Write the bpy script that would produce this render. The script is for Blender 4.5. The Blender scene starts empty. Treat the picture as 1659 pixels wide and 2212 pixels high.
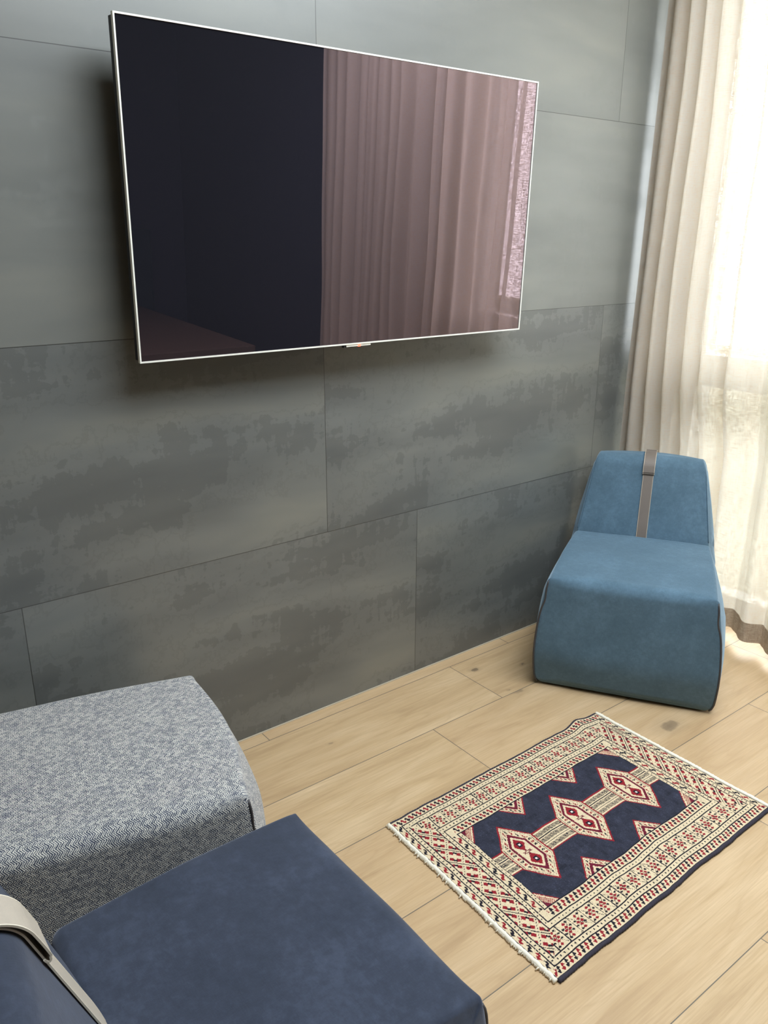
import bpy, bmesh, math, random
import numpy as np
from mathutils import Vector, Matrix, noise as mnoise
random.seed(4)
PI = math.pi
SC = bpy.context.scene
COL = SC.collection

# ------------------------------------------------------------------ camera
CAM_LOC = (-0.4349, -1.8833, 1.3953)
YAW, PITCH, ROLL, FPX = 0.6598, -0.3215, 0.0012, 1762.17
f = Vector((math.sin(YAW)*math.cos(PITCH), math.cos(YAW)*math.cos(PITCH), math.sin(PITCH)))
rt = Vector((math.cos(YAW), -math.sin(YAW), 0)); up = rt.cross(f)
r2 = rt*math.cos(ROLL)+up*math.sin(ROLL); u2 = -rt*math.sin(ROLL)+up*math.cos(ROLL)
cam = bpy.data.cameras.new('camera'); cam.sensor_fit = 'VERTICAL'; cam.sensor_height = 24
cam.lens = FPX/2212*24; cam.clip_start = 0.02; cam.clip_end = 200
co = bpy.data.objects.new('camera', cam); COL.objects.link(co)
M = Matrix((r2, u2, -f)).transposed().to_4x4(); M.translation = Vector(CAM_LOC)
co.matrix_world = M; SC.camera = co

# ------------------------------------------------------------------ daylight and an added ceiling fill
SKY, SUN, CEIL_W, EXPOSURE = 8.5, 1.2, 64.0, 0.57
world = bpy.data.worlds.new('sky'); SC.world = world; world.use_nodes = True
bg = world.node_tree.nodes['Background']
bg.inputs[0].default_value = (0.90, 0.96, 1.0, 1); bg.inputs[1].default_value = SKY
sl = bpy.data.lights.new('sun', 'SUN'); sl.energy = SUN; sl.angle = 0.012; sl.color = (1.0, 0.90, 0.74)
so = bpy.data.objects.new('sun', sl); COL.objects.link(so)
sd = Vector((-1.0, 0.16, -1.32)).normalized()
so.rotation_euler = sd.to_track_quat('-Z', 'Y').to_euler(); so.location = (5, -1, 5)
al = bpy.data.lights.new('ceiling_fill', 'AREA'); al.shape = 'RECTANGLE'; al.size = 2.0; al.size_y = 1.2; al.energy = CEIL_W; al.color = (0.86, 0.94, 1.0)
ao = bpy.data.objects.new('ceiling_fill', al); COL.objects.link(ao); ao.location = (1.1, -1.35, 2.58)  # unseen fill added to stand in for light bounced off the ceiling
SC.view_settings.view_transform = 'Standard'; SC.view_settings.look = 'None'
SC.view_settings.gamma = 1; SC.view_settings.use_curve_mapping = False
SC.view_settings.exposure = EXPOSURE
SC.cycles.use_denoising = True
SC.cycles.max_bounces = 12; SC.cycles.diffuse_bounces = 8; SC.cycles.transparent_max_bounces = 24
SC.cycles.transmission_bounces = 8; SC.cycles.caustics_reflective = False; SC.cycles.caustics_refractive = False
SC.cycles.sample_clamp_indirect = 8

# ------------------------------------------------------------------ helpers
class N:
    """small node-tree writer"""
    def __init__(s, name):
        s.m = bpy.data.materials.new(name); s.m.use_nodes = True
        s.t = s.m.node_tree; s.t.nodes.clear()
        s.out = s.t.nodes.new('ShaderNodeOutputMaterial')
    def n(s, kind, **kw):
        nd = s.t.nodes.new('ShaderNode'+kind)
        for k, v in kw.items(): setattr(nd, k, v)
        return nd
    def put(s, sock, v):
        if isinstance(v, bpy.types.NodeSocket): s.t.links.new(v, sock)
        elif v is not None: sock.default_value = v
    def math(s, op, a, b=None, c=None, clamp=False):
        nd = s.n('Math', operation=op, use_clamp=clamp)
        for i, v in enumerate((a, b, c)):
            if v is not None: s.put(nd.inputs[i], v)
        return nd.outputs[0]
    def mix(s, fac, a, b, blend='MIX'):
        nd = s.n('Mix', data_type='RGBA', blend_type=blend); nd.clamp_factor = True
        s.put(nd.inputs[0], fac); s.put(nd.inputs[6], a); s.put(nd.inputs[7], b)
        return nd.outputs[2]
    def ramp(s, fac, stops, interp='LINEAR'):
        nd = s.n('ValToRGB'); cr = nd.color_ramp; cr.interpolation = interp
        while len(cr.elements) < len(stops): cr.elements.new(0.5)
        for e, (p, c) in zip(cr.elements, stops):
            e.position = p; e.color = c if len(c) == 4 else (*c, 1)
        s.put(nd.inputs[0], fac); return nd.outputs[0]
    def coord(s, which='Object'): return s.n('TexCoord').outputs[which]
    def mapping(s, vec, scale=(1, 1, 1), loc=(0, 0, 0), rot=(0, 0, 0)):
        nd = s.n('Mapping'); s.put(nd.inputs[0], vec)
        nd.inputs['Location'].default_value = loc; nd.inputs['Rotation'].default_value = rot
        nd.inputs['Scale'].default_value = scale; return nd.outputs[0]
    def noise(s, vec, scale, detail=4, rough=0.5, dist=0, dim='3D'):
        nd = s.n('TexNoise', noise_dimensions=dim); s.put(nd.inputs['Vector'], vec)
        nd.inputs['Scale'].default_value = scale; nd.inputs['Detail'].default_value = detail
        nd.inputs['Roughness'].default_value = rough; nd.inputs['Distortion'].default_value = dist
        return nd.outputs[0]
    def sep(s, vec):
        nd = s.n('SeparateXYZ'); s.put(nd.inputs[0], vec); return nd.outputs
    def comb(s, x=0., y=0., z=0.):
        nd = s.n('CombineXYZ')
        for i, v in enumerate((x, y, z)): s.put(nd.inputs[i], v)
        return nd.outputs[0]
    def bump(s, h, strength=0.3, dist=0.001):
        nd = s.n('Bump'); s.put(nd.inputs['Height'], h)
        nd.inputs['Strength'].default_value = strength; nd.inputs['Distance'].default_value = dist
        return nd.outputs[0]
    def bsdf(s, color, rough=0.5, normal=None, **kw):
        nd = s.n('BsdfPrincipled'); s.put(nd.inputs['Base Color'], color); s.put(nd.inputs['Roughness'], rough)
        if normal is not None: s.put(nd.inputs['Normal'], normal)
        for k, v in kw.items(): s.put(nd.inputs[k.replace('_', ' ')], v)
        return nd.outputs[0]
    def done(s, shader, disp=None):
        s.t.links.new(shader, s.out.inputs[0]); return s.m

def c255(r, g, b):
    def l(v):
        v /= 255.
        return v/12.92 if v <= 0.04045 else ((v+0.055)/1.055)**2.4
    return (l(r), l(g), l(b), 1)

def plain(name, rgb, rough=0.6, **kw):
    n = N(name); v = n.noise(n.coord(), 40, 3)
    col = n.mix(n.math('MULTIPLY', v, 0.18), c255(*rgb), tuple(x*0.6 for x in c255(*rgb)[:3])+(1,))
    return n.done(n.bsdf(col, rough, **kw))

def link(name, me, mat=None, parent=None, smooth=False):
    o = bpy.data.objects.new(name, me); COL.objects.link(o)
    if mat: me.materials.append(mat)
    if smooth: me.polygons.foreach_set('use_smooth', [True]*len(me.polygons))
    if parent: o.parent = parent
    return o

def from_bm(name, bm, mat=None, parent=None, smooth=False):
    bmesh.ops.recalc_face_normals(bm, faces=bm.faces)
    me = bpy.data.meshes.new(name); bm.to_mesh(me); bm.free()
    return link(name, me, mat, parent, smooth)

def box(bm, x0, x1, y0, y1, z0, z1, bevel=0):
    b2 = bmesh.new(); bmesh.ops.create_cube(b2, size=1)
    for v in b2.verts:
        v.co = Vector(((x0+x1)/2+v.co.x*(x1-x0), (y0+y1)/2+v.co.y*(y1-y0), (z0+z1)/2+v.co.z*(z1-z0)))
    if bevel: bmesh.ops.bevel(b2, geom=b2.edges[:], offset=bevel, segments=2, affect='EDGES', profile=0.6)
    tmp = bpy.data.meshes.new('t'); b2.to_mesh(tmp); b2.free(); bm.from_mesh(tmp); bpy.data.meshes.remove(tmp)

def boxo(name, dims, mat, parent=None, bevel=0):
    bm = bmesh.new(); box(bm, *dims, bevel=bevel); return from_bm(name, bm, mat, parent)

def tube(bm, pts, r, seg=8):
    pts = [Vector(p) for p in pts]; rings = []
    nrm = None
    for i, p in enumerate(pts):
        d = (pts[min(i+1, len(pts)-1)]-pts[max(i-1, 0)]).normalized()
        if nrm is None: nrm = d.orthogonal().normalized()
        nrm = (nrm-d*nrm.dot(d)).normalized(); b = d.cross(nrm)
        rr = r(i/(len(pts)-1)) if callable(r) else r
        rings.append([bm.verts.new(p+(nrm*math.cos(a)+b*math.sin(a))*rr) for a in (2*PI*k/seg for k in range(seg))])
    for a, b in zip(rings, rings[1:]):
        for k in range(seg): bm.faces.new((a[k], a[(k+1) % seg], b[(k+1) % seg], b[k]))
    bm.faces.new(rings[0][::-1]); bm.faces.new(rings[-1])

def empty(name, loc=(0, 0, 0), rz=0, **props):
    o = bpy.data.objects.new(name, None); COL.objects.link(o); o.empty_display_size = 0.1
    o.location = loc; o.rotation_euler = (0, 0, rz)
    for k, v in props.items(): o[k] = v
    return o

def tag(o, label=None, category=None, kind=None, group=None):
    for k, v in (('label', label), ('category', category), ('kind', kind), ('group', group)):
        if v: o[k] = v
    return o

# ------------------------------------------------------------------ materials of the room
ROW0, ROWH, TW = 0.5823, 0.5945, 1.2
SEAMS = (-0.0404, 0.8167, 0.35, 0.8147, 0.35)      # x of a seam in each row, floor up
FY1, FPW = -0.0472, 0.2517                           # first floor joint, plank width

def slab_material():
    n = N('grey_slab'); P = n.sep(n.coord()); x, z = P[0], P[2]
    zr = n.math('DIVIDE', n.math('SUBTRACT', z, ROW0), ROWH)
    row = n.math('ADD', n.math('FLOOR', zr), 1.0)                 # 0 = bottom row
    zl = n.math('MULTIPLY', n.math('FRACT', n.math('ADD', zr, 8.0)), ROWH)   # height within slab
    off = None
    for i, s in enumerate(SEAMS):
        t = n.math('MULTIPLY', n.math('COMPARE', row, float(i), 0.4), s)
        off = t if off is None else n.math('ADD', off, t)
    xs = n.math('DIVIDE', n.math('ADD', n.math('SUBTRACT', x, off), 12.0), TW)
    xl = n.math('MULTIPLY', n.math('FRACT', xs), TW)              # x within slab
    col_i = n.math('FLOOR', xs)
    seed = n.math('ADD', n.math('MULTIPLY', n.math('FRACT', n.math('MULTIPLY', n.math('ADD', n.math('MULTIPLY', col_i, 1.37), n.math('MULTIPLY', row, 2.71)), 0.618)), 0.5), n.math('MULTIPLY', n.math('GREATER_THAN', row, 1.5), 7.0))
    V = n.comb(xl, seed, zl)
    # distances to joints
    dx = n.math('MINIMUM', xl, n.math('SUBTRACT', TW, xl)); dz = n.math('MINIMUM', zl, n.math('SUBTRACT', ROWH, zl))
    groove = n.math('LESS_THAN', n.math('MINIMUM', dx, dz), 0.0009)
    # cloudy oxidised print with crisp edges, stretched sideways, dripping downwards
    big = n.noise(n.mapping(V, (1.3, 1, 4.2)), 1.5, 5, 0.55, 0.25)
    drip = n.noise(n.mapping(V, (13, 1, 2.6)), 2.2, 5, 0.62, 0.3)
    fine = n.noise(n.mapping(V, (1, 1, 1.6)), 26, 6, 0.7, 0.6)
    mixv = n.math('ADD', n.math('ADD', n.math('MULTIPLY', big, 1.0), n.math('MULTIPLY', drip, 0.34)), n.math('MULTIPLY', fine, 0.22))
    edge = n.ramp(mixv, [(0.0, (0, 0, 0)), (0.715, (0, 0, 0)), (0.728, (1, 1, 1)), (1, (1, 1, 1))])
    edge2 = n.ramp(mixv, [(0.0, (1, 1, 1)), (0.80, (1, 1, 1)), (0.808, (0, 0, 0)), (0.822, (0, 0, 0)), (0.84, (1, 1, 1))])
    upper = n.math('GREATER_THAN', row, 1.5)
    amt = n.math('SUBTRACT', 1.0, n.math('MULTIPLY', upper, 0.93))
    soft = n.noise(n.mapping(V, (1.1, 1, 4.5)), 1.5, 3, 0.5, 0.2)
    base = n.ramp(soft, [(0.3, c255(92, 96, 96)), (0.55, c255(111, 114, 112)), (0.75, c255(125, 126, 120))])
    tint = n.noise(n.mapping(V, (1, 1, 2)), 3.1, 2)
    base = n.mix(n.math('MULTIPLY', tint, 0.14), base, c255(118, 116, 100))
    base = n.mix(n.math('MULTIPLY', n.math('GREATER_THAN', row, 1.5), 0.28), base, c255(138, 139, 132))  # upper rows lightened: stronger light high on the wall put into the colour
    dark = n.mix(1.0, base, (0.80, 0.80, 0.80, 1), 'MULTIPLY')
    c = n.mix(n.math('MULTIPLY', n.math('SUBTRACT', 1.0, edge), amt), base, dark)
    c = n.mix(n.math('MULTIPLY', n.math('SUBTRACT', 1.0, edge2), n.math('MULTIPLY', amt, 0.5)), c, dark)
    grain = n.noise(n.coord(), 900, 2)
    c = n.mix(n.math('MULTIPLY', grain, 0.10), c, (0.05, 0.05, 0.05, 1))
    c = n.mix(groove, c, c255(58, 58, 55))
    h = n.math('SUBTRACT', n.math('MULTIPLY', grain, 0.06), n.math('MULTIPLY', groove, 1.0))
    rough = n.math('ADD', 0.34, n.math('MULTIPLY', n.math('SUBTRACT', 1.0, edge), 0.06))
    return n.done(n.bsdf(c, rough, n.bump(h, 0.30, 0.001), Specular_IOR_Level=0.85))

KNOTS = ((1.333, -0.113, 0.022, 0.9), (1.560, -0.722, 0.055, 0.75), (1.03, -1.50, 0.05, 0.6), (1.492, -0.185, 0.012, 0.8), (1.33, -0.28, 0.010, 0.8), (1.62, -0.33, 0.010, 0.8), (0.70, -0.17, 0.012, 0.5))
def wood_material():
    n = N('oak_look_tile'); P = n.sep(n.coord()); x, y = P[0], P[1]
    yr = n.math('DIVIDE', n.math('SUBTRACT', FY1, y), FPW)
    row = n.math('ADD', n.math('FLOOR', yr), 1.0)
    yl = n.math('MULTIPLY', n.math('FRACT', n.math('ADD', yr, 4.0)), FPW)
    joints = {0: 0.565, 1: 0.277, 2: 0.982, 3: 0.20, 4: 0.869, 5: 0.37, 6: 0.02}
    off = None
    for i, s in joints.items():
        t = n.math('MULTIPLY', n.math('COMPARE', row, float(i), 0.4), s)
        off = t if off is None else n.math('ADD', off, t)
    off = n.math('ADD', off, n.math('MULTIPLY', n.math('GREATER_THAN', row, 6.5), n.math('MULTIPLY', row, 0.37)))
    xs = n.math('ADD', n.math('SUBTRACT', x, off), 10.0)
    xl = n.math('FRACT', xs); ci = n.math('FLOOR', xs)
    dx = n.math('MINIMUM', xl, n.math('SUBTRACT', 1.0, xl)); dy = n.math('MINIMUM', yl, n.math('SUBTRACT', FPW, yl))
    joint = n.math('LESS_THAN', n.math('MINIMUM', dx, dy), 0.0011)
    wn = n.n('TexWhiteNoise', noise_dimensions='2D'); n.put(wn.inputs['Vector'], n.comb(ci, row, 0.)); rnd = wn.outputs[0]
    V = n.comb(n.math('ADD', xl, n.math('MULTIPLY', rnd, 9.0)), yl, n.math('MULTIPLY', rnd, 5.0))
    # growth-ring figure: stretched noise contour lines
    warp = n.noise(n.mapping(V, (0.9, 8.5, 1)), 1.0, 2, 0.45, 0.1)
    rings = n.math('FRACT', n.math('MULTIPLY', warp, 17.0))
    rings = n.math('MULTIPLY', n.math('ABSOLUTE', n.math('SUBTRACT', rings, 0.5)), 2.0)
    fine = n.noise(n.mapping(V, (7, 260, 1)), 1.0, 5, 0.66)
    mid = n.noise(n.mapping(V, (2.2, 15, 1)), 1.0, 4, 0.6, 0.5)
    blot = n.noise(n.mapping(V, (2.0, 5.0, 1)), 1.3, 3)
    c = n.ramp(mid, [(0.25, c255(174, 146, 110)), (0.45, c255(198, 170, 131)), (0.7, c255(213, 187, 150))])
    c = n.mix(n.math('MULTIPLY', n.math('POWER', rings, 5.0), 0.20), c, c255(158, 127, 90))
    c = n.mix(n.math('MULTIPLY', n.math('SUBTRACT', fine, 0.36, clamp=True), 1.15), c, c255(160, 132, 96))
    c = n.mix(n.math('MULTIPLY', rnd, 0.30), c, c255(190, 158, 122))
    c = n.mix(n.math('MULTIPLY', n.math('SUBTRACT', blot, 0.5, clamp=True), 0.7), c, c255(166, 136, 106))
    # knots
    vo = n.n('TexVoronoi', feature='F1'); n.put(vo.inputs['Vector'], n.mapping(V, (2.6, 4.5, 1))); vo.inputs['Scale'].default_value = 1.0
    d = n.math('ADD', vo.outputs['Distance'], n.math('MULTIPLY', n.math('SUBTRACT', n.noise(V, 40, 3), 0.5), 0.11))
    kn = n.ramp(d, [(0.0, (1, 1, 1)), (0.045, (.85, .85, .85)), (0.075, (.2, .2, .2)), (0.17, (0, 0, 0))])
    pick = n.math('GREATER_THAN', n.sep(vo.outputs['Color'])[0], 0.74)
    c = n.mix(n.math('MULTIPLY', n.math('MULTIPLY', kn, pick), 0.6), c, c255(96, 82, 66))
    # the knots that show
    W = n.math('MULTIPLY', n.math('SUBTRACT', n.noise(n.coord(), 26, 4), 0.5), 0.030)
    for (kx, ky, kr, ks) in KNOTS:
        ddx = n.math('MULTIPLY', n.math('SUBTRACT', x, kx), 0.62); ddy = n.math('SUBTRACT', y, ky)
        dd = n.math('ADD', n.math('SQRT', n.math('ADD', n.math('MULTIPLY', ddx, ddx), n.math('MULTIPLY', ddy, ddy))), W)
        kk = n.ramp(n.math('DIVIDE', dd, kr), [(0.0, (.9, .9, .9)), (0.30, (.75, .75, .75)), (0.42, (.22, .22, .22)), (1.0, (0, 0, 0))])
        c = n.mix(n.math('MULTIPLY', kk, ks), c, c255(92, 80, 66))
    c = n.mix(joint, c, c255(104, 96, 84))
    h = n.math('SUBTRACT', n.math('MULTIPLY', fine, 0.25), n.math('MULTIPLY', joint, 1.0))
    return n.done(n.bsdf(c, n.math('ADD', 0.40, n.math('MULTIPLY', mid, 0.14)), n.bump(h, 0.22, 0.0012), Specular_IOR_Level=0.42))

def paint(name, rgb, rough=0.85):
    n = N(name); v = n.noise(n.coord(), 6, 4)
    c = n.mix(n.math('MULTIPLY', v, 0.12), c255(*rgb), tuple(q*0.85 for q in c255(*rgb)[:3])+(1,))
    return n.done(n.bsdf(c, rough, n.bump(n.noise(n.coord(), 300, 3), 0.1, 0.0005)))

def linen_material(name='linen', thick=0.0, c=((226, 220, 212), (198, 186, 172), (226, 221, 208), (198, 187, 170))):
    n = N(name); U = n.n('UVMap').outputs[0]
    a = n.noise(n.mapping(U, (32, 420, 1)), 1.0, 3, 0.6)      # weft slubs (run sideways)
    b = n.noise(n.mapping(U, (460, 24, 1)), 1.0, 3, 0.6)     # warp slubs
    c1 = n.noise(n.mapping(U, (60, 260, 1)), 1.0, 2, 0.5)
    c2 = n.noise(n.mapping(U, (260, 45, 1)), 1.0, 2, 0.5)
    w = n.math('MULTIPLY', n.math('ADD', n.math('ADD', a, b), n.math('ADD', n.math('MAXIMUM', c1, c2), n.math('MULTIPLY', c1, 0.5))), 0.2857)
    dens = n.ramp(w, [(0.43, (0, 0, 0)), (0.58, (1, 1, 1))])
    col = n.mix(dens, c255(*c[0]), c255(*c[1]))
    dif = n.n('BsdfDiffuse'); n.put(dif.inputs[0], col)
    trl = n.n('BsdfTranslucent'); n.put(trl.inputs[0], n.mix(dens, c255(*c[2]), c255(*c[3])))
    tra = n.n('BsdfTransparent'); tra.inputs[0].default_value = (0.96, 0.95, 0.93, 1)
    m1 = n.n('MixShader'); m1.inputs[0].default_value = 0.42
    n.t.links.new(dif.outputs[0], m1.inputs[1]); n.t.links.new(trl.outputs[0], m1.inputs[2])
    m2 = n.n('MixShader')
    n.put(m2.inputs[0], n.math('ADD', 0.71+thick, n.math('MULTIPLY', dens, 0.27), clamp=True))
    n.t.links.new(tra.outputs[0], m2.inputs[1]); n.t.links.new(m1.outputs[0], m2.inputs[2])
    return n.done(m2.outputs[0])

def velvet(name, c_dark, c_mid, c_light, sheen=0.5, weave=0.45):
    n = N(name); C = n.coord()
    m = n.noise(C, 5.5, 6, 0.62, 0.2); m2 = n.noise(C, 60, 6, 0.7, 0.2)
    v = n.math('ADD', n.math('MULTIPLY', m, 0.62), n.math('MULTIPLY', m2, 0.38))
    c = n.ramp(v, [(0.30, c255(*c_dark)), (0.5, c255(*c_mid)), (0.74, c255(*c_light))])
    U = n.n('UVMap').outputs[0]
    a = n.noise(n.mapping(U, (500, 90, 1)), 1.0, 2); b = n.noise(n.mapping(U, (90, 500, 1)), 1.0, 2)
    wv = n.math('MULTIPLY', n.math('SUBTRACT', n.math('ADD', a, b), 1.0), weave*1.6)
    c = n.mix(n.math('ABSOLUTE', wv), c, n.mix(n.math('GREATER_THAN', wv, 0.0), c255(*c_dark), c255(*c_light)))
    h = n.math('ADD', n.math('MULTIPLY', n.math('ADD', a, b), 0.35), m2)
    return n.done(n.bsdf(c, 0.9, n.bump(h, 0.16, 0.002), Sheen_Weight=sheen, Sheen_Roughness=0.45,
                         Sheen_Tint=tuple(min(1, q*1.6+0.22) for q in c255(*c_light)[:3])+(1,), Specular_IOR_Level=0.15))

def herringbone():
    n = N('herringbone_tweed'); U = n.sep(n.n('UVMap').outputs[0])
    wob = n.noise(n.n('UVMap').outputs[0], 60, 3)
    u = n.math('ADD', U[0], n.math('MULTIPLY', n.math('SUBTRACT', wob, 0.5), 0.0042)); v = U[1]
    per = 0.0140
    tri = n.math('MULTIPLY', n.math('ABSOLUTE', n.math('SUBTRACT', n.math('FRACT', n.math('DIVIDE', v, per)), 0.5)), 2.0)
    ph = n.math('DIVIDE', n.math('ADD', u, n.math('MULTIPLY', tri, 0.0068)), 0.0041)
    st = n.math('MULTIPLY', n.math('ABSOLUTE', n.math('SUBTRACT', n.math('FRACT', ph), 0.5)), 2.0)
    pid = n.math('FLOOR', ph); hid = n.math('FLOOR', n.math('DIVIDE', v, per*0.5))
    wn = n.n('TexWhiteNoise', noise_dimensions='2D'); n.put(wn.inputs['Vector'], n.comb(pid, hid, 0.))
    sp = n.noise(n.n('UVMap').outputs[0], 420, 3, 0.7)
    val = n.math('ADD', n.math('ADD', st, n.math('MULTIPLY', n.math('SUBTRACT', wn.outputs[0], 0.5), 0.42)),
                 n.math('MULTIPLY', n.math('SUBTRACT', sp, 0.5), 1.9))
    c = n.ramp(val, [(0.20, c255(62, 68, 84)), (0.46, c255(116, 120, 132)), (0.68, c255(206, 206, 202)), (0.95, c255(236, 232, 220))])
    big = n.noise(n.n('UVMap').outputs[0], 30, 4, 0.6)
    c = n.mix(n.math('MULTIPLY', n.math('SUBTRACT', big, 0.5, clamp=True), 0.9), c, c255(84, 92, 120))
    return n.done(n.bsdf(c, 0.9, n.bump(val, 0.55, 0.0015), Sheen_Weight=0.25, Sheen_Roughness=0.5, Specular_IOR_Level=0.2))

def leather(name, rgb):
    n = N(name); C = n.coord()
    v = n.n('TexVoronoi', feature='DISTANCE_TO_EDGE'); n.put(v.inputs['Vector'], C); v.inputs['Scale'].default_value = 520
    c = n.mix(n.math('MULTIPLY', n.noise(C, 60, 4), 0.25), c255(*rgb), tuple(q*0.7 for q in c255(*rgb)[:3])+(1,))
    return n.done(n.bsdf(c, 0.55, n.bump(v.outputs[0], 0.25, 0.0006)))

M_SLAB = slab_material(); M_WOOD = wood_material()
M_CEIL = paint('ceiling_paint', (236, 234, 228)); M_PALE = paint('pale_wall_paint', (196, 190, 180))
M_DARK = paint('dark_wall_paint', (32, 37, 56)); M_PVC = plain('white_pvc', (236, 236, 232), 0.35)
M_STONE = paint('balcony_render', (164, 158, 138))
M_LINEN = linen_material(); M_HEM = linen_material('linen_hem', 0.25, ((196, 184, 170), (168, 154, 140), (176, 162, 144), (146, 130, 114)))
M_GLASS = (lambda n: (lambda g, t, m: (setattr(m.inputs[0], 'default_value', 0.08), n.t.links.new(t.outputs[0], m.inputs[1]),
           n.t.links.new(g.outputs[0], m.inputs[2]), n.done(m.outputs[0]))[-1])(n.n('BsdfGlossy', roughness=None) if False else n.n('BsdfGlossy'), n.n('BsdfTransparent'), n.n('MixShader')))(N('window_glass'))
for nd in M_GLASS.node_tree.nodes:
    if nd.type == 'BSDF_GLOSSY': nd.inputs['Roughness'].default_value = 0.02

# ------------------------------------------------------------------ room shell
XW = 2.36            # inner face of the window wall
XL, YB, ZC = -3.0, -4.4, 2.62
boxo('floor', (XL-.2, XW+.25, YB-.2, 0.0, -0.12, 0.0), M_WOOD)['kind'] = 'structure'
boxo('ceiling', (XL-.2, XW+.25, YB-.2, 0.2, ZC, ZC+.15), M_CEIL)['kind'] = 'structure'
boxo('wall_front', (XL-.2, XW+.25, 0.0, 0.2, -0.12, ZC), M_SLAB)['kind'] = 'structure'
boxo('wall_left', (XL-.2, XL, YB, 0.0, 0.0, ZC), M_PALE)['kind'] = 'structure'
boxo('wall_back', (XL-.2, XW+.25, YB-.2, YB, 0.0, ZC), M_DARK)['kind'] = 'structure'
WY0, WY1, WZ0, WZ1 = -0.10, -1.30, 0.03, 2.36
bm = bmesh.new()
box(bm, XW, XW+.25, WY0, 0.0, 0.0, ZC)
box(bm, XW, XW+.25, WY1, WY0, WZ1, ZC)
box(bm, XW, XW+.25, WY1, WY0, 0.0, WZ0)
box(bm, XW, XW+.25, -2.4, WY1, 0.0, ZC)
from_bm('wall_right', bm, M_PALE)['kind'] = 'structure'
bm = bmesh.new(); box(bm, XW, XW+.25, YB, -2.4, 0.0, ZC)
from_bm('wall_right_far', bm, M_DARK)['kind'] = 'structure'
# thin pale joint along the foot of the slab wall
boxo('trim_1', (XL, XW, -0.003, 0.0, 0.0, 0.004), plain('pale_joint', (196, 186, 166), 0.7))['kind'] = 'structure'

# glazed balcony door and its side light
win = empty('window_1', (0, 0, 0), kind='structure')
X0, X1 = 2.42, 2.485
bm = bmesh.new()
box(bm, X0, X1, WY0-.05, WY0, WZ0, WZ1); box(bm, X0, X1, WY1, WY1+.05, WZ0, WZ1)
box(bm, X0, X1, WY1+.05, WY0-.05, WZ1-.06, WZ1); box(bm, X0, X1, WY1+.05, WY0-.05, WZ0, WZ0+.05)
box(bm, X0, X1, -0.87, -0.77, WZ0+.05, WZ1-.06)
from_bm('window_frame', bm, M_PVC, win)
for (a, b) in ((-0.77, WY0-.05), (WY1+.05, -0.87)):
    boxo('window_rail', (X0, X1, a, b, 0.872, 0.99), M_PVC, win)
    boxo('glass_pane', (2.45, 2.456, a, b, 0.99, WZ1-.06), M_GLASS, win)
    boxo('glass_pane', (2.45, 2.456, a, b, WZ0+.05, 0.872), M_GLASS, win)
# balcony outside
bal = empty('exterior_balcony', (3.2, -1.2, 0), label='pale balcony parapet and floor outside the glazed door', category='balcony')
boxo('balcony_floor', (-.59, 0.9, -4.0, 5.0, -0.14, -0.02), M_STONE).parent = bal
boxo('parapet', (0.9, 1.02, -4.0, 5.0, -0.14, 0.80), M_STONE).parent = bal

boxo('sun_block_slab', (-.59, 1.3, -4.0, 5.0, 2.55, 2.7), M_STONE).parent = bal  # unseen overhang added to keep direct sun off the curtain and room

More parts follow.
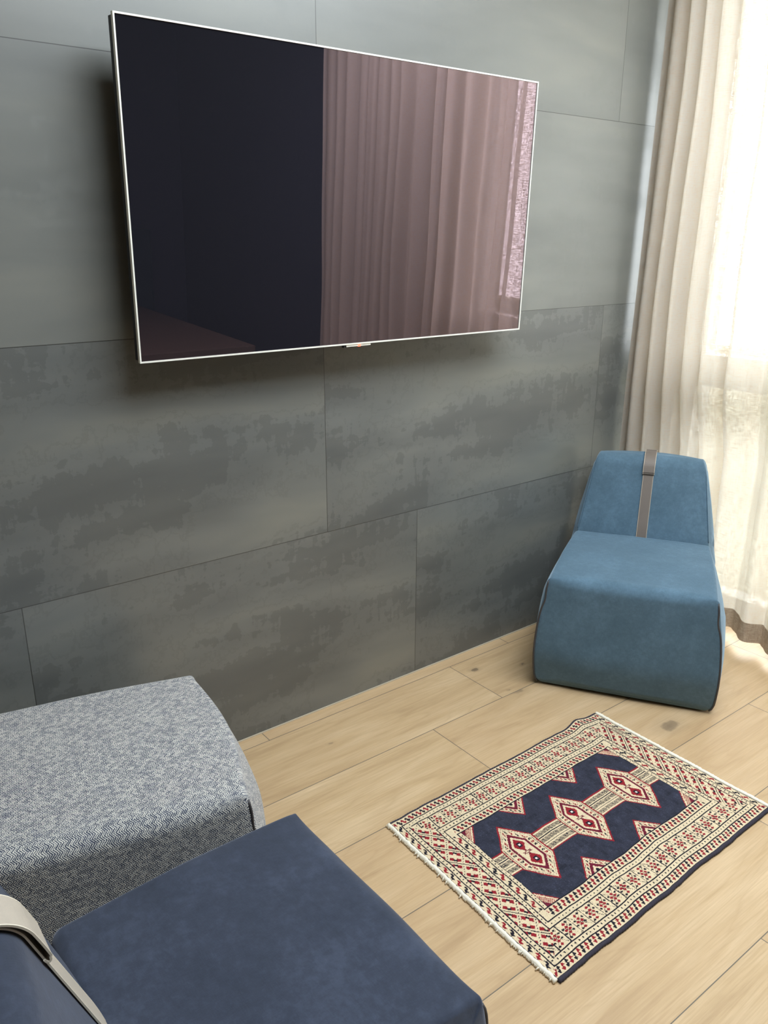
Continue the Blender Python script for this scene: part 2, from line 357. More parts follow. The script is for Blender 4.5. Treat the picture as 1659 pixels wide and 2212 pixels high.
# ------------------------------------------------------------------ curtain
def curtain():
    root = empty('curtain', (2.2, -0.02, 0.0),
                 label='long sheer beige linen curtain hanging in folds before the window', category='curtain')
    ys = np.linspace(0, 2.27, 900); Zt, Zb, nz = 2.58, 0.035, 60
    rng = np.random.RandomState(11)
    # fold phase: tight pleats beside the wall, looser farther on
    lam = np.interp(ys, [0, .10, .20, .30, .42, .62, .80, .92, 1.05, 1.22, 1.30, 1.5, 1.62, 1.80, 1.86, 2.0, 2.12, 2.27], [.050, .062, .07, .085, .13, .15, .12, .07, .16, .12, .06, .15, .07, .13, .06, .12, .07, .09])
    ph = np.cumsum(2*PI/lam*np.gradient(ys)); ph += 0.7*np.interp(ys, np.linspace(0, 2.27, 26), rng.uniform(-1.6, 1.6, 26))
    amp = np.interp(ys, [0, .05, .3, .45, .65, .9, 2.27], [.02, .030, .030, .020, .017, .026, .030])
    def xof(i, z):
        t = (z-Zb)/(Zt-Zb); y = ys[i]
        a = amp[i]*(0.75+0.45*(1-t)*1.0)
        s = math.sin(ph[i]); sec = 0.35*math.sin(2*ph[i]+1.3+0.5*t)*math.sin(y*13)
        w = 0.065*math.exp(-((y-0.33)/0.20)**2)*max(0, min(1, (0.88-z)/0.22))+0.010*math.sin(3.1*y*2+1.6*t)+0.006*mnoise.noise(Vector((y*9, z*1.3, 3)))
        lean = -0.060*max(0, 1-y/0.22)*(1-t)**1.2
        return a*(s+sec)+w+lean
    def sheet(name, z0, z1, n, off, mat, ymax=9):
        vs, uv = [], []
        ss = np.concatenate([[0], np.cumsum(np.hypot(np.diff(ys), np.diff([xof(i, 1.2) for i in range(len(ys))])))])
        for k in range(n+1):
            z = z0+(z1-z0)*k/n
            for i, y in enumerate(ys):
                flare = -0.012*mnoise.noise(Vector((y*5, z*2, 8)))
                zz = z+(0.008*math.sin(ph[i]*0.5)+0.004*math.sin(y*21))*max(0, 1-(z-0.0)/0.25)
                vs.append((xof(i, z)+off, -0.0008 if i == 0 else min(-0.0008, -y+flare*min(1, y/0.05)-0.012*math.cos(ph[i])*min(1, y/0.03)), zz)); uv.append((ss[i], z))
        W = len(ys)
        fs = [(k*W+i, k*W+i+1, (k+1)*W+i+1, (k+1)*W+i) for k in range(n) for i in range(W-1) if ys[i] < ymax]
        me = bpy.data.meshes.new(name); me.from_pydata(vs, [], fs)
        ul = me.uv_layers.new(name='UVMap'); li = np.empty(len(me.loops), int); me.loops.foreach_get('vertex_index', li)
        ul.data.foreach_set('uv', np.array(uv, float)[li].ravel())
        return link(name, me, mat, root, True)
    sheet('cloth', Zb, Zt, nz, 0.0, M_LINEN)
    sheet('hem', Zb, Zb+0.075, 5, -0.0022, M_HEM)
    sheet('edge_light_block', Zb, Zt, nz, 0.0020, linen_material('linen_light_block', 0.25), 0.085)  # extra denser layer added to block sky light leaking onto the slab wall
    bmr = bmesh.new(); box(bmr, -0.03, 0.03, -2.3, 0.01, 2.585, 2.615, 0.004)
    from_bm('curtain_rail', bmr, M_PVC, root)
curtain()

# ------------------------------------------------------------------ television
def television():
    n = N('screen_glass'); C = n.coord()
    d = n.n('BsdfPrincipled'); d.inputs['Base Color'].default_value = (0.010, 0.010, 0.013, 1); d.inputs['Roughness'].default_value = 0.4; d.inputs['Specular IOR Level'].default_value = 0.0
    g = n.n('BsdfGlossy'); g.inputs[0].default_value = (0.25, 0.19, 0.21, 1); g.inputs['Roughness'].default_value = 0.012
    a = n.n('AddShader'); n.t.links.new(d.outputs[0], a.inputs[0]); n.t.links.new(g.outputs[0], a.inputs[1])
    scr = n.done(a.outputs[0])
    silver = plain('pale_silver', (240, 240, 230), 0.35); black = plain('black_plastic', (26, 26, 28), 0.5)
    W = 1.22; H = W*9/16; tv = empty('television', (0.868, -0.11, 1.4763-0.0),
        label='large flat television with thin silver frame mounted on the grey slab wall', category='television')
    tv.rotation_euler = (0.036, 0, 0)
    t = 0.0035
    boxo('screen', (-W/2+t, W/2-t, -0.0015, 0.004, -H/2+t, H/2-t), scr, tv)
    bm = bmesh.new()
    for b in ((-W/2, W/2, H/2-t, H/2), (-W/2, W/2, -H/2, -H/2+t)): box(bm, b[0], b[1], -0.004, 0.006, b[2], b[3])
    for b in ((-W/2, -W/2+t), (W/2-t, W/2)): box(bm, b[0], b[1], -0.004, 0.006, -H/2+t, H/2-t)
    from_bm('frame', bm, silver, tv)
    bm = bmesh.new(); box(bm, -W/2+t, W/2-t, 0.004, 0.03, -H/2+t, H/2-t); box(bm, -0.32, 0.32, 0.03, 0.055, -H/2+.06, .12, 0.006)
    from_bm('back_cover', bm, black, tv)
    bm = bmesh.new(); box(bm, -0.12, 0.12, 0.055, 0.095, -0.2, 0.12, 0.003)
    from_bm('wall_bracket', bm, black, tv)
    bm = bmesh.new(); box(bm, -0.045, 0.035, -0.002, 0.012, -H/2-0.006, -H/2, 0.001)
    rec = from_bm('receiver', bm, silver, tv)
    nl = N('standby_red'); e = nl.n('Emission'); e.inputs[0].default_value = (1, .12, .07, 1); e.inputs[1].default_value = 3
    led = boxo('standby_light', (-0.007, 0.001, -0.0028, 0.008, -H/2-0.0066, -H/2-0.001), nl.done(e.outputs[0]), rec)
    for x in (-0.048, -0.028, 0.030): boxo('foot_socket', (x-.004, x+.004, 0.0, 0.01, -H/2-0.0075, -H/2-0.0), black, tv)
television()

# ------------------------------------------------------------------ soft seats
def rounded(poly, radii, seg=12, sub=0.012):
    """closed (y,z) polygon with rounded corners, resampled"""
    out = []; n = len(poly)
    for i in range(n):
        p0, p1, p2 = (Vector(poly[(i+k) % n]) for k in (-1, 0, 1)); r = radii[i]
        a, b = (p0-p1).normalized(), (p2-p1).normalized(); ang = a.angle(b); d = r/math.tan(ang/2)
        s, e = p1+a*d, p1+b*d; c = p1+(a+b).normalized()*(r/math.sin(ang/2))
        sa = math.atan2(s.y-c.y, s.x-c.x); ea = math.atan2(e.y-c.y, e.x-c.x); da = (ea-sa+PI) % (2*PI)-PI
        out += [c+Vector((math.cos(sa+da*k/seg), math.sin(sa+da*k/seg)))*r for k in range(seg+1)]
    res = []
    for i, p in enumerate(out):
        q = out[(i+1) % len(out)]; m = max(1, int((q-p).length/sub))
        res += [p+(q-p)*k/m for k in range(m)]
    return res

def puff(m):
    return 0.0 if m.y < -0.3 else 0.3+0.7*abs(m.x)

def cushion(name, outline, hw, mat, parent, edge_r=0.012, side_bulge=0.012, pillow=0.004, nx=22, seed=0, corner=None):
    n = len(outline)
    cen = sum(outline, Vector((0, 0)))/n
    nor = []
    area = sum(outline[i].x*outline[(i+1) % n].y-outline[(i+1) % n].x*outline[i].y for i in range(n))
    sg = 1 if area > 0 else -1
    for i in range(n):
        d = (outline[(i+1) % n]-outline[i-1]).normalized(); nor.append(Vector((d.y, -d.x))*sg)
    arc = [0]
    for i in range(1, n+1): arc.append(arc[-1]+(outline[i % n]-outline[i-1]).length)
    rings = []   # (list of coords, uv u offset)
    def ring(sign_or_t, inset, xo, scale=1.0, bul=0.0, cap=False):
        cs = []; pin = abs(sign_or_t)**5
        for p, m in zip(outline, nor):
            q = p-m*inset
            if corner is not None:
                kq = math.exp(-((p-corner).length/0.030)**2)*pin*0.75; q = q+(corner-m*inset-q)*kq
            if scale != 1.0: q = cen+(q-cen)*scale
            h = hw(q.x, q.y) if scale != 1.0 else hw(p.x, p.y); x = sign_or_t*(h-edge_r) if not cap else sign_or_t*(h-edge_r+xo+bul)
            if not cap:
                k = max(0, 1-sign_or_t**2)
                w = pillow*k*puff(m)+0.0022*(0 if m.y < -0.3 else 1)*mnoise.noise(Vector((x*7+seed, q.x*7, q.y*7)))
                q = q+m*w
            elif scale < 1: x += 0.002*mnoise.noise(Vector((seed, q.x*9, q.y*9)))
            cs.append(Vector((x, q.x, q.y)))
        return cs
    K = 5
    for s in (0.0,0.06,0.15,0.3,0.45,0.6,0.75,0.9)[::-1]:
        rings.append(ring(-1, edge_r, edge_r, s if s else 1e-3, side_bulge*(1-s*s), True))
    for k in range(K, 0, -1): a = PI/2*k/K; rings.append(ring(-1, edge_r*(1-math.cos(a)), edge_r*math.sin(a), 1.0, 0, True))
    rings_l = rings[:8][::-1]+rings[8:]
    rings = rings_l
    for k in range(nx+1): rings.append(ring(-1+2*k/nx, 0, 0))
    for k in range(1, K+1): a = PI/2*k/K; rings.append(ring(1, edge_r*(1-math.cos(a)), edge_r*math.sin(a), 1.0, 0, True))
    for s in (0.9, 0.75, 0.6, 0.45, 0.3, 0.15, 0.06, 0.0):
        rings.append(ring(1, edge_r, edge_r, s if s else 1e-3, side_bulge*(1-s*s), True))
    vs = [tuple(v) for r in rings for v in r]; fs, uvs = [], []
    for k in range(len(rings)-1):
        side = k < 13 or k >= len(rings)-14
        for i in range(n):
            j = (i+1) % n
            fs.append((k*n+i, k*n+j, (k+1)*n+j, (k+1)*n+i))
            for (kk, ii, aa) in ((k, i, arc[i]), (k, j, arc[i+1]), (k+1, j, arc[i+1]), (k+1, i, arc[i])):
                v = rings[kk][ii]
                uvs.append((v.y+3.0, v.z+5.0) if side else (v.x, aa))
    me = bpy.data.meshes.new(name); me.from_pydata(vs, [], fs)
    ul = me.uv_layers.new(name='UVMap')
    ul.data.foreach_set('uv', np.array(uvs).ravel())
    bm = bmesh.new(); bm.from_mesh(me); bmesh.ops.recalc_face_normals(bm, faces=bm.faces); bm.to_mesh(me); bm.free()
    return link(name, me, mat, parent, True), nor

def strip(bm, path, nrm, w, th, x0=0.0):
    """ribbon of width w (local X) and thickness th along a (y,z) path"""
    rings = []
    for p, m in zip(path, nrm):
        q = p+m*th
        rings.append([bm.verts.new((x0-w/2, p.x, p.y)), bm.verts.new((x0+w/2, p.x, p.y)),
                      bm.verts.new((x0+w/2, q.x, q.y)), bm.verts.new((x0-w/2, q.x, q.y))])
    for a, b in zip(rings, rings[1:]):
        for k in range(4): bm.faces.new((a[k], a[(k+1) % 4], b[(k+1) % 4], b[k]))
    bm.faces.new(rings[0][::-1]); bm.faces.new(rings[-1])

def path_normals(path, flip=1):
    out = []
    for i in range(len(path)):
        d = (path[min(i+1, len(path)-1)]-path[max(i-1, 0)]).normalized(); out.append(Vector((d.y, -d.x))*flip)
    return out

def seat_hw(z, y, hs=0.39, taper=1.0, belly=0.003):
    u = max(0.0, min(1.0, 1-z/hs))
    k = max(0.0, min(1.0, 1-z/0.05))
    return 0.2495+0.034*math.sin(min(1, u*1.15)**0.95*PI*0.62)-(0.048+0.045*max(0, 1-z/0.3))*max(y, 0)*taper-0.034*(1-math.sqrt(max(0, 1-k*k*0.98)))+belly*math.sin(PI*max(0, min(1, y/0.46)))

def seat_module(name, loc, rz, label, cat, fabric, piping_mat, seed, back=None, depth=0.452, taper=1.0, belly=0.003):
    root = empty(name, loc, rz, label=label, category=cat)
    zf, zb = 0.388, 0.404
    out = rounded([(0.016, 0.0), (-0.010, 0.12), (0.0, zf+0.004), (depth*0.5, 0.404), (depth, zb), (depth+0.004, 0.0)],
                  [0.035, 0.25, 0.036, 0.6, 0.02 if back else 0.03, 0.02])
    cushion('seat', out, lambda y, z: seat_hw(z, y, 0.39, taper, belly), fabric, root, side_bulge=0.022, pillow=0.006, seed=seed, corner=Vector((0.002, zf+0.002)), nx=30)
    # piping on the two upright front edges
    for s in (-1, 1):
        pts = []
        for k in range(41):
            z = 0.012+(zf-0.010-0.012)*k/40
            # front outline y at this height
            yy = min(p.x for p in sorted(out, key=lambda p: abs(p.y-z) if p.x < depth*0.3 else 9)[:2])
            hx = seat_hw(z, 0)-0.003
            kink = 0.006*math.exp(-((z-0.315)/0.028)**2)
            pts.append((s*(hx-kink), yy+0.002, z))
        bm = bmesh.new(); tube(bm, pts, 0.0030)
        from_bm('piping', bm, piping_mat, root, True)['label'] = 'dark piping on the upright front edge'
    if back:
        strap_mat, edge_mat, sw, flap = back
        b0 = depth+0.010
        ob = rounded([(b0-0.035, 0.0), (b0-0.010, 0.385), (b0+0.098, 0.680), (b0+0.172, 0.655), (b0+0.140, 0.30), (b0+0.05, 0.0)],
                     [0.02, 0.5, 0.050, 0.022, 0.4, 0.03], seg=20, sub=0.007)
        def bhw(y, z):
            if z < 0.39: return min(0.2275+0.01, seat_hw(z, 0.45)-0.006)
            k = max(0.0, min(1.0, (z-0.635)/0.046))
            return 0.2265-(z-0.39)*0.150-0.020*(1-math.sqrt(1-k*k*0.98))
        PB = 0.020
        cushion('backrest', ob, bhw, fabric, root, edge_r=0.010, side_bulge=0.018, pillow=PB, seed=seed+5)
        # seam along the front edges of the backrest
        front = [p for p in ob if 0.40 < p.y < 0.640 and p.x < depth+0.115]
        front.sort(key=lambda p: p.y)
        for s in (-1, 1):
            bm = bmesh.new(); tube(bm, [(s*(bhw(p.x, p.y)-0.0015), p.x+0.0015, p.y) for p in front], lambda t: 0.0016*min(1, (1.001-t)*8), 6)
            from_bm('seam', bm, fabric, root, True)
        # strap: an under layer hugging the backrest and an upper loop folded back at the front
        n = len(ob); nor = path_normals(ob+ob[:1])[:n]
        area = sum(ob[i].x*ob[(i+1) % n].y-ob[(i+1) % n].x*ob[i].y for i in range(n)); sg = 1 if area > 0 else -1
        order = list(range(n)) if sg < 0 else list(range(n))[::-1]
        seq = [i for i in order]
        # rotate so the path starts at the seat in front, climbs, and goes down behind
        start = min(range(n), key=lambda k: abs(ob[seq[k]].y-0.385)+(9 if ob[seq[k]].x > depth+0.06 else 0))
        seq = seq[start:]+seq[:start]
        if ob[seq[3]].y < ob[seq[0]].y: seq = [seq[0]]+seq[1:][::-1]
        path = [ob[i]+nor[i]*sg*(0.0016+PB*puff(nor[i]*sg)) for i in seq]; nr = [nor[i]*sg for i in seq]
        stop = next(k for k in range(5, n) if path[k].y < 0.15 and path[k].x > depth+0.09)
        path, nr = path[:stop], nr[:stop]
        bm = bmesh.new(); strip(bm, path, nr, sw, 0.0022)
        st = from_bm('strap', bm, strap_mat, root)
        for s in (-1, 1):
            bm = bmesh.new(); strip(bm, path, nr, 0.0014, 0.0024, s*(sw/2+0.0004)); from_bm('strap_edge', bm, edge_mat, st)
        ft = [k for k in range(len(path)) if path[k].y > 0.672-flap and path[k].x < depth+0.14][0]
        up_p = [path[k]+nr[k]*(0.0040+0.0045*math.exp(-((k-ft-2)/11.0)**2)) for k in range(ft, len(path))]
        up_n = nr[ft:]
        e0 = path[ft]; d0 = (path[ft]-path[ft+1]).normalized()
        loop = [e0+nr[ft]*0.0026+d0*0.0]+[e0+nr[ft]*(0.0045-0.0020*math.cos(a))+d0*0.006*math.sin(a) for a in (PI*k/10 for k in range(1, 10))]
        lp = loop+up_p; ln = path_normals(lp, 1)
        if ln[-4].dot(up_n[-4]) < 0: ln = [-v for v in ln]
        bm = bmesh.new(); strip(bm, lp, ln, sw*1.12, 0.0024)
        lo = from_bm('strap_loop', bm, strap_mat, root)
        for s in (-1, 1):
            bm = bmesh.new(); strip(bm, lp, ln, 0.0016, 0.0027, s*(sw*0.56+0.0004)); from_bm('loop_edge', bm, edge_mat, lo)
    return root

M_BLUE = velvet('blue_chenille', (72, 95, 110), (84, 108, 125), (102, 130, 150), 0.6)
M_NAVY = velvet('navy_velvet', (43, 49, 60), (54, 60, 74), (74, 82, 100), 1.0, 0.2)
M_TWEED = herringbone()
M_PIPE = plain('dark_grey_piping', (66, 64, 66), 0.6)
M_TAUPE = leather('taupe_leather', (112, 102, 94)); M_TAUPE_E = plain('pale_edge', (190, 176, 156), 0.7)
M_BEIGE = leather('beige_leather', (184, 174, 160)); M_BEIGE_E = plain('cream_edge', (232, 224, 206), 0.7)

seat_module('lounge_chair', (1.558, -0.542, 0), -1.012,
            'low armless blue fabric chair with a grey-brown leather strap, in the corner by the curtain', 'chair',
            M_BLUE, M_PIPE, 3, back=(M_TAUPE, M_TAUPE_E, 0.033, 0.055))
seat_module('lounge_chair', (0.212, -1.033, 0), PI/2,
            'low armless navy velvet chair with a beige leather strap, nearest the camera', 'chair',
            M_NAVY, M_PIPE, 21, back=(M_BEIGE, M_BEIGE_E, 0.049, 0.075))
seat_module('ottoman', (-0.082, -0.637, 0), -0.235,
            'grey and white herringbone tweed pouf between the slab wall and the navy velvet chair', 'pouf',
            M_TWEED, M_PIPE, 40, depth=0.50, taper=0.1, belly=0.024)

# ------------------------------------------------------------------ rug
def rug():
    LU, LV, px = 0.822, 0.560, 0.0015
    nu, nv = int(LU/px), int(LV/px)
    U, V = np.meshgrid((np.arange(nu)+.5)*px, (np.arange(nv)+.5)*px, indexing='ij')
    CREAM, RED, WINE, DARK, NAVY, WHITE, PINK = range(7)
    G = np.full((nu, nv), CREAM)
    eu = np.minimum(U, LU-U); ev = np.minimum(V, LV-V)
    S = [0, .018, .032, .081, .093, .112, .125]; T = [0, .026, .041, .091, .107, .134]
    lw = 0.0014
    # normalised "depth" that keeps mitred corners: zone by min of both
    def inside(a, b): return (eu > a) & (ev > b)
    def rect_line(a, b, w=lw, col=DARK):
        G[inside(a-w, b-w) & ~inside(a+w, b+w)] = col
    # --- field
    field = inside(S[6], T[5]); G[field] = NAVY
    def poly(cx, cy, pts, col, mask=None):
        m = np.ones_like(U, bool); n = len(pts)
        for i in range(n):
            (x0, y0), (x1, y1) = pts[i], pts[(i+1) % n]
            m &= ((x1-x0)*(V-cy-y0)-(y1-y0)*(U-cx-x0)) <= 1e-9
        if mask is not None: m &= mask
        G[m] = col
        return m
    def hexa(cx, cy, hx, sh, tip, col, mask=None):
        return poly(cx, cy, [(0, tip), (hx, sh), (hx, -sh), (0, -tip), (-hx, -sh), (-hx, sh)], col, mask)
    cy = LV/2
    # bridges
    bw = 0.036
    br = field & (np.abs(V-cy) < bw); G[br] = RED
    inn = field & (np.abs(V-cy) < bw-0.0035); G[inn] = CREAM
    for k in (-1, 1): G[inn & (np.abs(V-cy-k*0.0108) < 0.0014)] = DARK
    for k in (-1, 0, 1):
        c0 = cy+k*0.0216
        hatch = inn & (np.abs(V-c0) < 0.0062) & (((U+(V-c0)*0.5) % 0.0048) < 0.0028)
        G[hatch] = DARK
    MC = (0.2095, 0.4060, 0.6040)
    for mc in MC:
        hexa(mc, cy, 0.0525, 0.037, 0.108, RED, field)
        hexa(mc, cy, 0.0485, 0.0365, 0.100, CREAM, field)
        # dark beaded line just inside
        m1 = hexa(mc, cy, 0.0462, 0.0358, 0.0955, -1, field); G[m1] = CREAM
        ring = m1.copy(); m2 = np.zeros_like(m1)
        dx, dy = np.abs(U-mc), np.abs(V-cy)
        sl = (0.0955-0.0358)/0.0462
        inner = (dx < 0.0440) & (dy < 0.0925-dx*sl*0.98)
        band = ring & ~inner
        bead = (np.floor(U/0.0022)+np.floor(V/0.0022)) % 2 == 0
        G[band & ((dy < 0.036) | bead)] = DARK
        # alternating marks between the outlines
        sl2 = (0.082-0.034)/0.036
        mark = (dx < 0.0405) & (dy < 0.086-dx*sl2*1.02+0.002) & ~((dx < 0.0315) & (dy < 0.076-dx*sl2))
        side = dy < 0.036
        per = 0.0105
        ph = np.where(side, V-cy+0.5*(V-cy > 0), (U-mc)*1.15+0.0)
        q = np.floor((ph+1)/per); fr = ((ph+1)/per) % 1
        shp = (fr > 0.25) & (fr < 0.8) & (((np.floor(U/px).astype(int)*3+np.floor(V/px).astype(int)*2) % 5) > 0)
        G[mark & ring & shp & (q % 2 == 0)] = RED
        G[mark & ring & shp & (q % 2 == 1)] = DARK
        hexa(mc, cy, 0.0285, 0.034, 0.0715, WINE, field)
        hexa(mc, cy, 0.0225, 0.031, 0.0590, CREAM, field)
        jag = (np.floor((U+V)/0.003) % 2 == 0)
        for s in (-1, 1):
            c = cy+s*0.0275
            a = np.abs(U-mc)*1.25+np.abs(V-c)
            G[(a < 0.0225) & (np.abs(U-mc) < 0.0155)] = RED
            G[(np.maximum(np.abs(U-mc), np.abs(V-c)*0.85) < 0.0062)] = DARK
            a2, b2 = np.abs(U-mc), np.abs(V-c)
            G[(np.maximum(a2, b2) < 0.0032) & ((a2 < 0.0011) | (b2 < 0.0011) | (np.abs(a2-b2) < 0.0008))] = WHITE
        for sx, sy in ((-1, 0), (1, 0), (0, .5), (0, -.5)):
            a2, b2 = np.abs(U-mc-sx*0.0085), np.abs(V-cy-sy*0.010)
            G[(np.maximum(a2, b2) < 0.0042) & (np.abs(a2-b2) < 0.0017)] = WINE
    # half diamonds at the long sides of the field
    for tc in (0.3000, 0.5060):
        for s in (-1, 1):
            base = cy+s*(LV/2-T[5]); d = s*(base-V)
            w = np.abs(U-tc)
            lim = lambda h, k: (d < h-w*k) & field
            G[lim(0.056, 1.20)] = RED
            G[lim(0.050, 1.20)] = CREAM
            b = lim(0.047, 1.20) & ~lim(0.0445, 1.20); G[b & ((np.floor(U/0.0022)+np.floor(V/0.0022)) % 2 == 0)] = DARK
            b = lim(0.041, 1.20) & ~lim(0.034, 1.20)
            q = np.floor((U-tc+1)/0.0075)
            G[b & (((U+1) % 0.0075) < 0.0042) & (q % 2 == 0)] = RED
            G[b & (((U+1) % 0.0075) < 0.0042) & (q % 2 == 1)] = DARK
            G[lim(0.030, 1.20)] = WINE
            G[lim(0.018, 1.20)] = CREAM
            G[lim(0.010, 1.20) & (w < 0.004)] = DARK
    for su in (0, 1):
        for sv in (0, 1):
            a = (U-S[6]) if su == 0 else (LU-S[6]-U); b = (V-T[5]) if sv == 0 else (LV-T[5]-V)
            t = a/0.040+b/0.050
            m = field & (t < 1)
            G[m] = RED; G[field & (t < .90)] = CREAM
            G[field & (t < .80) & ((np.floor(U/0.0030)+np.floor(V/0.0030)) % 2 == 0)] = RED
            G[field & (t < .35)] = WINE
    # --- guard stripes
    for a, b in ((S[1], T[1]), (S[2], T[2]), (S[3], T[3]), (S[4], T[4]), (S[5], T[5]-.0005)): rect_line(a, b)
    G[(eu > S[6]-.0022) & (eu < S[6]) & inside(0, T[5])] = DARK
    on_short = (eu/S[3]) < (ev/T[3])        # which side of the mitre
    def dots(e, e0, e1, along, per=0.0118, lat=0.0011, mask=None):
        c = (e0+e1)/2; m = (np.abs(e-c) < 0.0018) & ((along % per) < 0.0030)
        if mask is not None: m &= mask
        G[m] = DARK
    sh = on_short; lo = ~on_short
    dots(eu, S[1], S[2], V, mask=sh & inside(0, T[1])); dots(eu, S[3], S[4], V, mask=sh & inside(0, T[3]))
    dots(eu, S[5], S[6], V, mask=inside(S[5]+.001, T[5]+.004))
    dots(ev, T[1], T[2], U, mask=lo & inside(S[1], 0)); dots(ev, T[3], T[4], U, mask=lo & inside(S[3], 0))
    def smotif(e, c, along, hh, ww, per, mask):
        q = np.floor(along/per); x = (along/per) % 1*per-per/2; y = e-c
        st = (np.abs(np.abs(y)-hh*0.55) < hh*0.42) & (np.abs(x-np.sign(y)*ww*0.25) < ww*(0.62-0.5*np.abs(np.abs(y)-hh*0.1)/hh))
        st |= (np.abs(y) < hh*0.3) & (np.abs(x) < ww*0.18)
        st &= mask
        G[st & (q % 2 == 0)] = RED; G[st & (q % 2 == 1)] = DARK
    smotif(ev, 0.0150, U, 0.0088, 0.0085, 0.0128, lo & (ev > .004) & (ev < T[1]-.002))
    smotif(ev, 0.1205, U, 0.0100, 0.0085, 0.0128, inside(S[5], T[4]+.001) & (ev < T[5]-.002))
    smotif(eu, 0.0095, V, 0.0062, 0.0135, 0.0245, sh & (eu > .002) & (eu < S[1]-.001))
    smotif(eu, 0.1025, V, 0.0068, 0.0135, 0.0245, inside(S[4]+.001, T[5]+.002) & (eu < S[5]-.001))
    # --- main border, long sides: upright boxes with small flowers
    m = lo & inside(0, T[2]+.001) & (ev < T[3]-.001) & inside(S[3]*0.6, 0)
    per = 0.0378; x = ((U-0.0165) % per); y = (ev-T[2])/(T[3]-T[2])
    G[m & (x < 0.0022)] = DARK
    xx = x-per/2; yy = (ev-(T[2]+T[3])/2)
    r = np.abs(np.abs(xx)*1.32-np.abs(yy))
    cell = (np.floor(U/0.0030)+np.floor(V/0.0030)) % 2 == 0
    G[m & (r < 0.0014) & cell] = DARK
    for (ax, ay, col) in ((0, .016, RED), (0, -.016, RED), (0, .007, RED), (0, -.007, RED), (.0115, .006, DARK), (-.0115, .006, DARK), (.0115, -.006, DARK),
                          (-.0115, -.006, DARK), (.009, .0175, DARK), (-.009, -.0175, DARK), (.006, 0, RED), (-.006, 0, RED)):
        a2, b2 = np.abs(xx-ax-.0015*np.sign(ay)), np.abs(yy-ay)
        G[m & (a2*0.8+b2 < (0.0042 if col == RED else 0.0034))] = col
    # --- main border, short sides: crossing lattice with red and cream lozenges
    m = sh & inside(S[2]+.001, 0) & (eu < S[3]-.001)
    per = 0.0600; yv = ((V-0.013) % per)/per; xu = (eu-S[2])/(S[3]-S[2])
    d1 = np.abs(((yv+xu*1.0) % 1)); d1 = np.minimum(d1, 1-d1)*per; d2 = np.abs(((yv-xu) % 1)); d2 = np.minimum(d2, 1-d2)*per
    loz = m & (d1 > 0.0075) & (d2 > 0.0075)
    # coordinates along both lattice directions
    p1 = ((yv+xu) % 1); p2 = ((yv-xu) % 1)
    G[loz & (np.abs(p1-.5) < .36) & (p2 < .42)] = RED
    G[loz & (np.abs(p1-.5) < .36) & (p2 > .60)] = RED
    G[loz & (p1 < .26) & (np.abs(p2-.5) < .12)] = DARK
    G[loz & (p1 > .74) & (np.abs(p2-.5) < .12)] = DARK
    G[loz & (np.abs(p1-.5) < .13)] = CREAM
    G[m & (d1 < 0.0017)] = DARK
    G[m & (d2 < 0.0018) & ((np.floor(V/0.0030)) % 2 == 0)] = DARK
    # dark edge rows
    G[(ev < 0.003)] = DARK; G[(eu < 0.0018)] = DARK
    rng = np.random.RandomState(2)
    # knot irregularity: jiggle columns/rows of the design a little
    ju = (np.arange(nu)[:, None]+rng.choice([-1, 0, 0, 0, 0, 1], (nu, nv))).clip(0, nu-1)
    jv = np.broadcast_to(np.arange(nv)[None, :], (nu, nv))
    soft = rng.rand(nu, nv) < 0.28
    G = np.where(soft, G[ju, jv], G)
    pal = np.array([c255(214, 196, 164)[:3], c255(138, 32, 42)[:3], c255(104, 26, 46)[:3], c255(30, 28, 38)[:3],
                    c255(47, 49, 62)[:3], c255(240, 234, 220)[:3], c255(214, 120, 110)[:3]])
    colr = pal[G]*(0.86+0.28*rng.rand(nu, nv, 1))
    fl = rng.rand(nu, nv)
    colr[(G == NAVY) & (fl > .93)] *= 1.7
    mot = np.array([[mnoise.noise(Vector((a*.45, b*.45, 9)))+.6*mnoise.noise(Vector((a*1.3, b*.5, 4))) for b in range(63)] for a in range(92)])
    mot = np.kron(mot, np.ones((6, 6)))[:nu, :nv]
    colr *= np.where(G == NAVY, 1+0.42*mot, 1+0.08*mot)[..., None]
    # worn grey spot by the far fringe
    ws = np.exp(-(((U-0.797)/0.016)**2+((V-0.455)/0.022)**2)**1.5)[..., None]*0.75*(0.6+0.4*rng.rand(nu, nv, 1))
    colr = colr*(1-ws)+np.array(c255(140, 124, 106)[:3])*ws
    # geometry: one quad per knot, wavy outline
    B, L, T_, R = Vector((-.010, -.004)), Vector((.011, .557)), Vector((.825, .566)), Vector((.820, .010))
    def place(s, t):
        q = (B*(1-s)+R*s)*(1-t)+(L*(1-s)+T_*s)*t
        u = s*LU; v = t*LV
        wx = 0.0030*mnoise.noise(Vector((v*11, 1.3, 0)))+0.0012*mnoise.noise(Vector((v*40, u*12, 0)))
        wy = 0.0045*mnoise.noise(Vector((u*9, 7.7, t*0.6)))+0.0014*mnoise.noise(Vector((u*34, v*10, 5)))
        wy += 0.007*math.exp(-((u-0.73)/0.035)**2)*(t**4)        # lifted ripple near the far corner
        z = 0.0062+0.0012*mnoise.noise(Vector((u*14, v*14, 2)))+0.009*math.exp(-((u-0.73)/0.03)**2)*max(0, (t-.8)*5)**2
        return (q.x+wx, q.y+wy, z)
    root = empty('rug', (0.607, -1.112, 0), label='small patterned navy, red and cream wool rug with fringed ends on the wood floor', category='rug')
    cu, cv = np.arange(nu+1)/nu, np.arange(nv+1)/nv
    # evaluate the warp on a coarse grid and interpolate
    gu, gv = 138, 94
    cg = np.array([[place(a/gu, b/gv) for b in range(gv+1)] for a in range(gu+1)])
    a = cu*gu; ia = np.minimum(a.astype(int), gu-1); fa = (a-ia)[:, None, None]
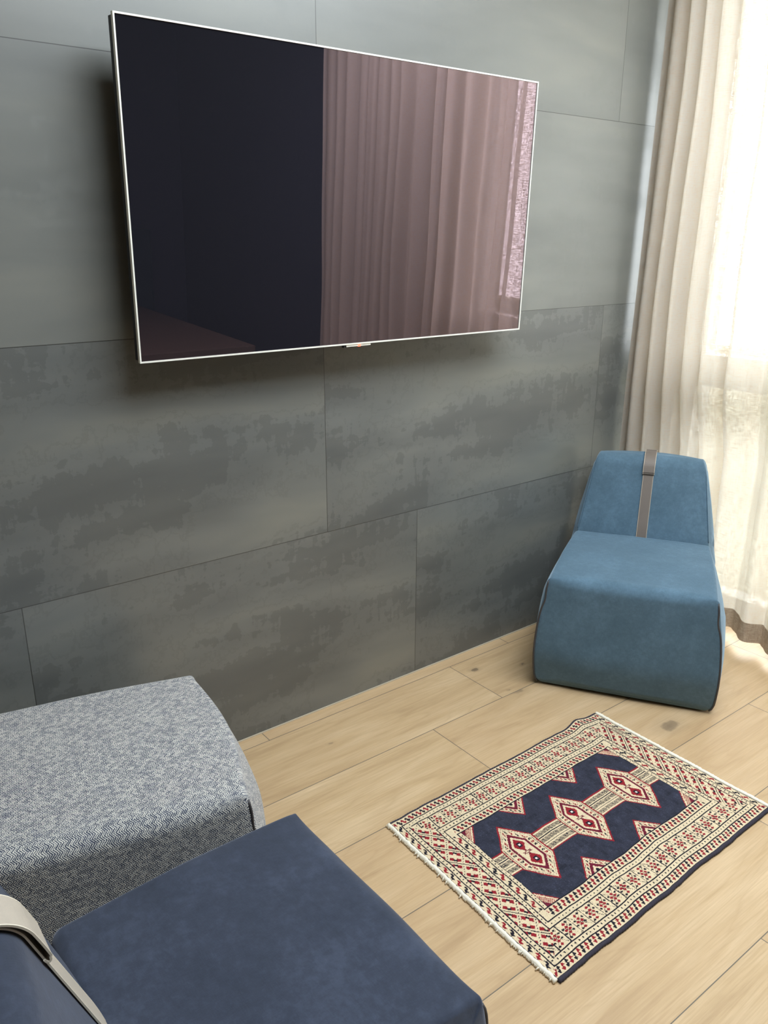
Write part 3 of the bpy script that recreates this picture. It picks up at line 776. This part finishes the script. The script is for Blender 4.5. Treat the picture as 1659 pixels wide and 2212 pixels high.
    b = cv*gv; ib = np.minimum(b.astype(int), gv-1); fb = (b-ib)[None, :, None]
    P = (cg[ia][:, ib]*(1-fa)*(1-fb)+cg[ia+1][:, ib]*fa*(1-fb)+cg[ia][:, ib+1]*(1-fa)*fb+cg[ia+1][:, ib+1]*fa*fb)
    P[..., 2] += rng.uniform(-.0003, .0003, P.shape[:2])
    vs = P.reshape(-1, 3); idx = np.arange((nu+1)*(nv+1)).reshape(nu+1, nv+1)
    fs = np.stack([idx[:-1, :-1], idx[1:, :-1], idx[1:, 1:], idx[:-1, 1:]], -1).reshape(-1, 4)
    # skirt down to the floor, so the pile has thickness
    rim = np.concatenate([idx[:, 0], idx[-1, 1:], idx[-2::-1, -1], idx[0, -2:0:-1]])
    low = vs[rim].copy(); low[:, 2] = 0.0006
    base = len(vs); vs = np.concatenate([vs, low]); k = len(rim); ar = np.arange(k)
    sk = np.stack([rim, base+ar, base+(ar+1) % k, rim[(ar+1) % k]], -1)
    allf = np.concatenate([fs, sk]).astype(np.int32)
    me = bpy.data.meshes.new('pile')
    me.vertices.add(len(vs)); me.vertices.foreach_set('co', vs.ravel().astype(np.float32))
    me.loops.add(allf.size); me.loops.foreach_set('vertex_index', allf.ravel())
    me.polygons.add(len(allf)); me.polygons.foreach_set('loop_start', np.arange(len(allf), dtype=np.int32)*4)
    me.update(calc_edges=True)
    att = me.attributes.new('yarn', 'FLOAT_COLOR', 'FACE')
    fc = np.concatenate([colr.reshape(-1, 3), np.tile(pal[DARK], (k, 1))]); fc = np.concatenate([fc, np.ones((len(fc), 1))], 1)
    att.data.foreach_set('color', fc.ravel().astype(np.float32))
    n = N('knotted_wool'); at = n.n('Attribute', attribute_name='yarn')
    h = n.noise(n.mapping(n.coord(), (1, 1, 1)), 700, 3)
    mat = n.done(n.bsdf(at.outputs['Color'], 0.95, n.bump(h, 0.5, 0.001), Sheen_Weight=0.12, Specular_IOR_Level=0.1))
    link('pile', me, mat, root)
    # cream fringe ends
    m_f = plain('cream_fringe', (244, 238, 220), 0.9)
    for s in (0, 1):
        bm = bmesh.new(); sg = -1 if s == 0 else 1
        pts = []
        for i in range(161):
            q = place(s, i/160); pts.append((q[0]+sg*0.0052+sg*0.0014*mnoise.noise(Vector((i*.31, s*5, 0))), q[1], 0.0052))
        tube(bm, pts, lambda t: 0.0054*(1+0.30*mnoise.noise(Vector((t*95, s*3, 0)))), 7)
        for i in range(520):
            t = rng.rand(); q = place(s, t); ln = 0.002+0.004*rng.rand()
            if rng.rand() < .05: ln += 0.005
            dy = rng.uniform(-.005, .005); x0 = q[0]+sg*0.006
            tube(bm, [(x0, q[1], 0.0068), (x0+sg*ln*.6, q[1]+dy*.5, 0.006), (x0+sg*ln, q[1]+dy, 0.002)], 0.0017, 5)
        from_bm('fringe', bm, m_f, root, True)['label'] = 'cream cotton fringe'
    m_b = plain('navy_overcasting', (52, 48, 60), 0.9)
    for t in (0, 1):
        bm = bmesh.new(); sg = -1 if t == 0 else 1
        pts = []
        for i in range(261):
            q = place(i/260, t); pts.append((q[0], q[1]+sg*(0.0022 if t == 0 else 0.0005), max(0.0045, q[2]-.0018)))
        rr = 0.0048 if t == 0 else 0.0028
        tube(bm, pts, lambda a: rr*(1+0.16*math.sin(a*620)+0.18*mnoise.noise(Vector((a*38, t, 0)))), 8)
        from_bm('binding', bm, m_b, root, True)['label'] = 'dark overcast edge'
rug()

# ------------------------------------------------------------------ the far side of the room, mirrored in the screen
def far_side():
    wood = plain('dark_walnut', (70, 56, 48), 0.45)
    t = empty('dining_table', (1.15, -3.0, 0), label='long brown table, seen only mirrored in the lower left of the television', category='table')
    boxo('tabletop', (-0.55, 0.55, -0.80, 0.85, 0.685, 0.72), wood, t, 0.004)
    for sx in (-1, 1):
        for sy in (-1, 1):
            boxo('leg', (sx*.48-.03, sx*.48+.03, sy*.72-.03, sy*.72+.03, 0, 0.685), wood, t, 0.003)
    fab = velvet('dark_teal_fabric', (24, 34, 44), (30, 42, 52), (40, 52, 62), 0.2)
    c = empty('dining_chair', (1.80, -4.02, 0), label='dark high-backed chair, mirrored at the left of the television', category='chair')
    boxo('seat', (-.22, .22, -.18, .24, 0.42, 0.50), fab, c, 0.02)
    boxo('backrest', (-.22, .22, -.26, -.18, 0.42, 1.18), fab, c, 0.02)
    for sx in (-1, 1):
        for sy in (-.2, .2): boxo('leg', (sx*.19-.018, sx*.19+.018, sy-.018, sy+.018, 0, 0.42), wood, c)
far_side()
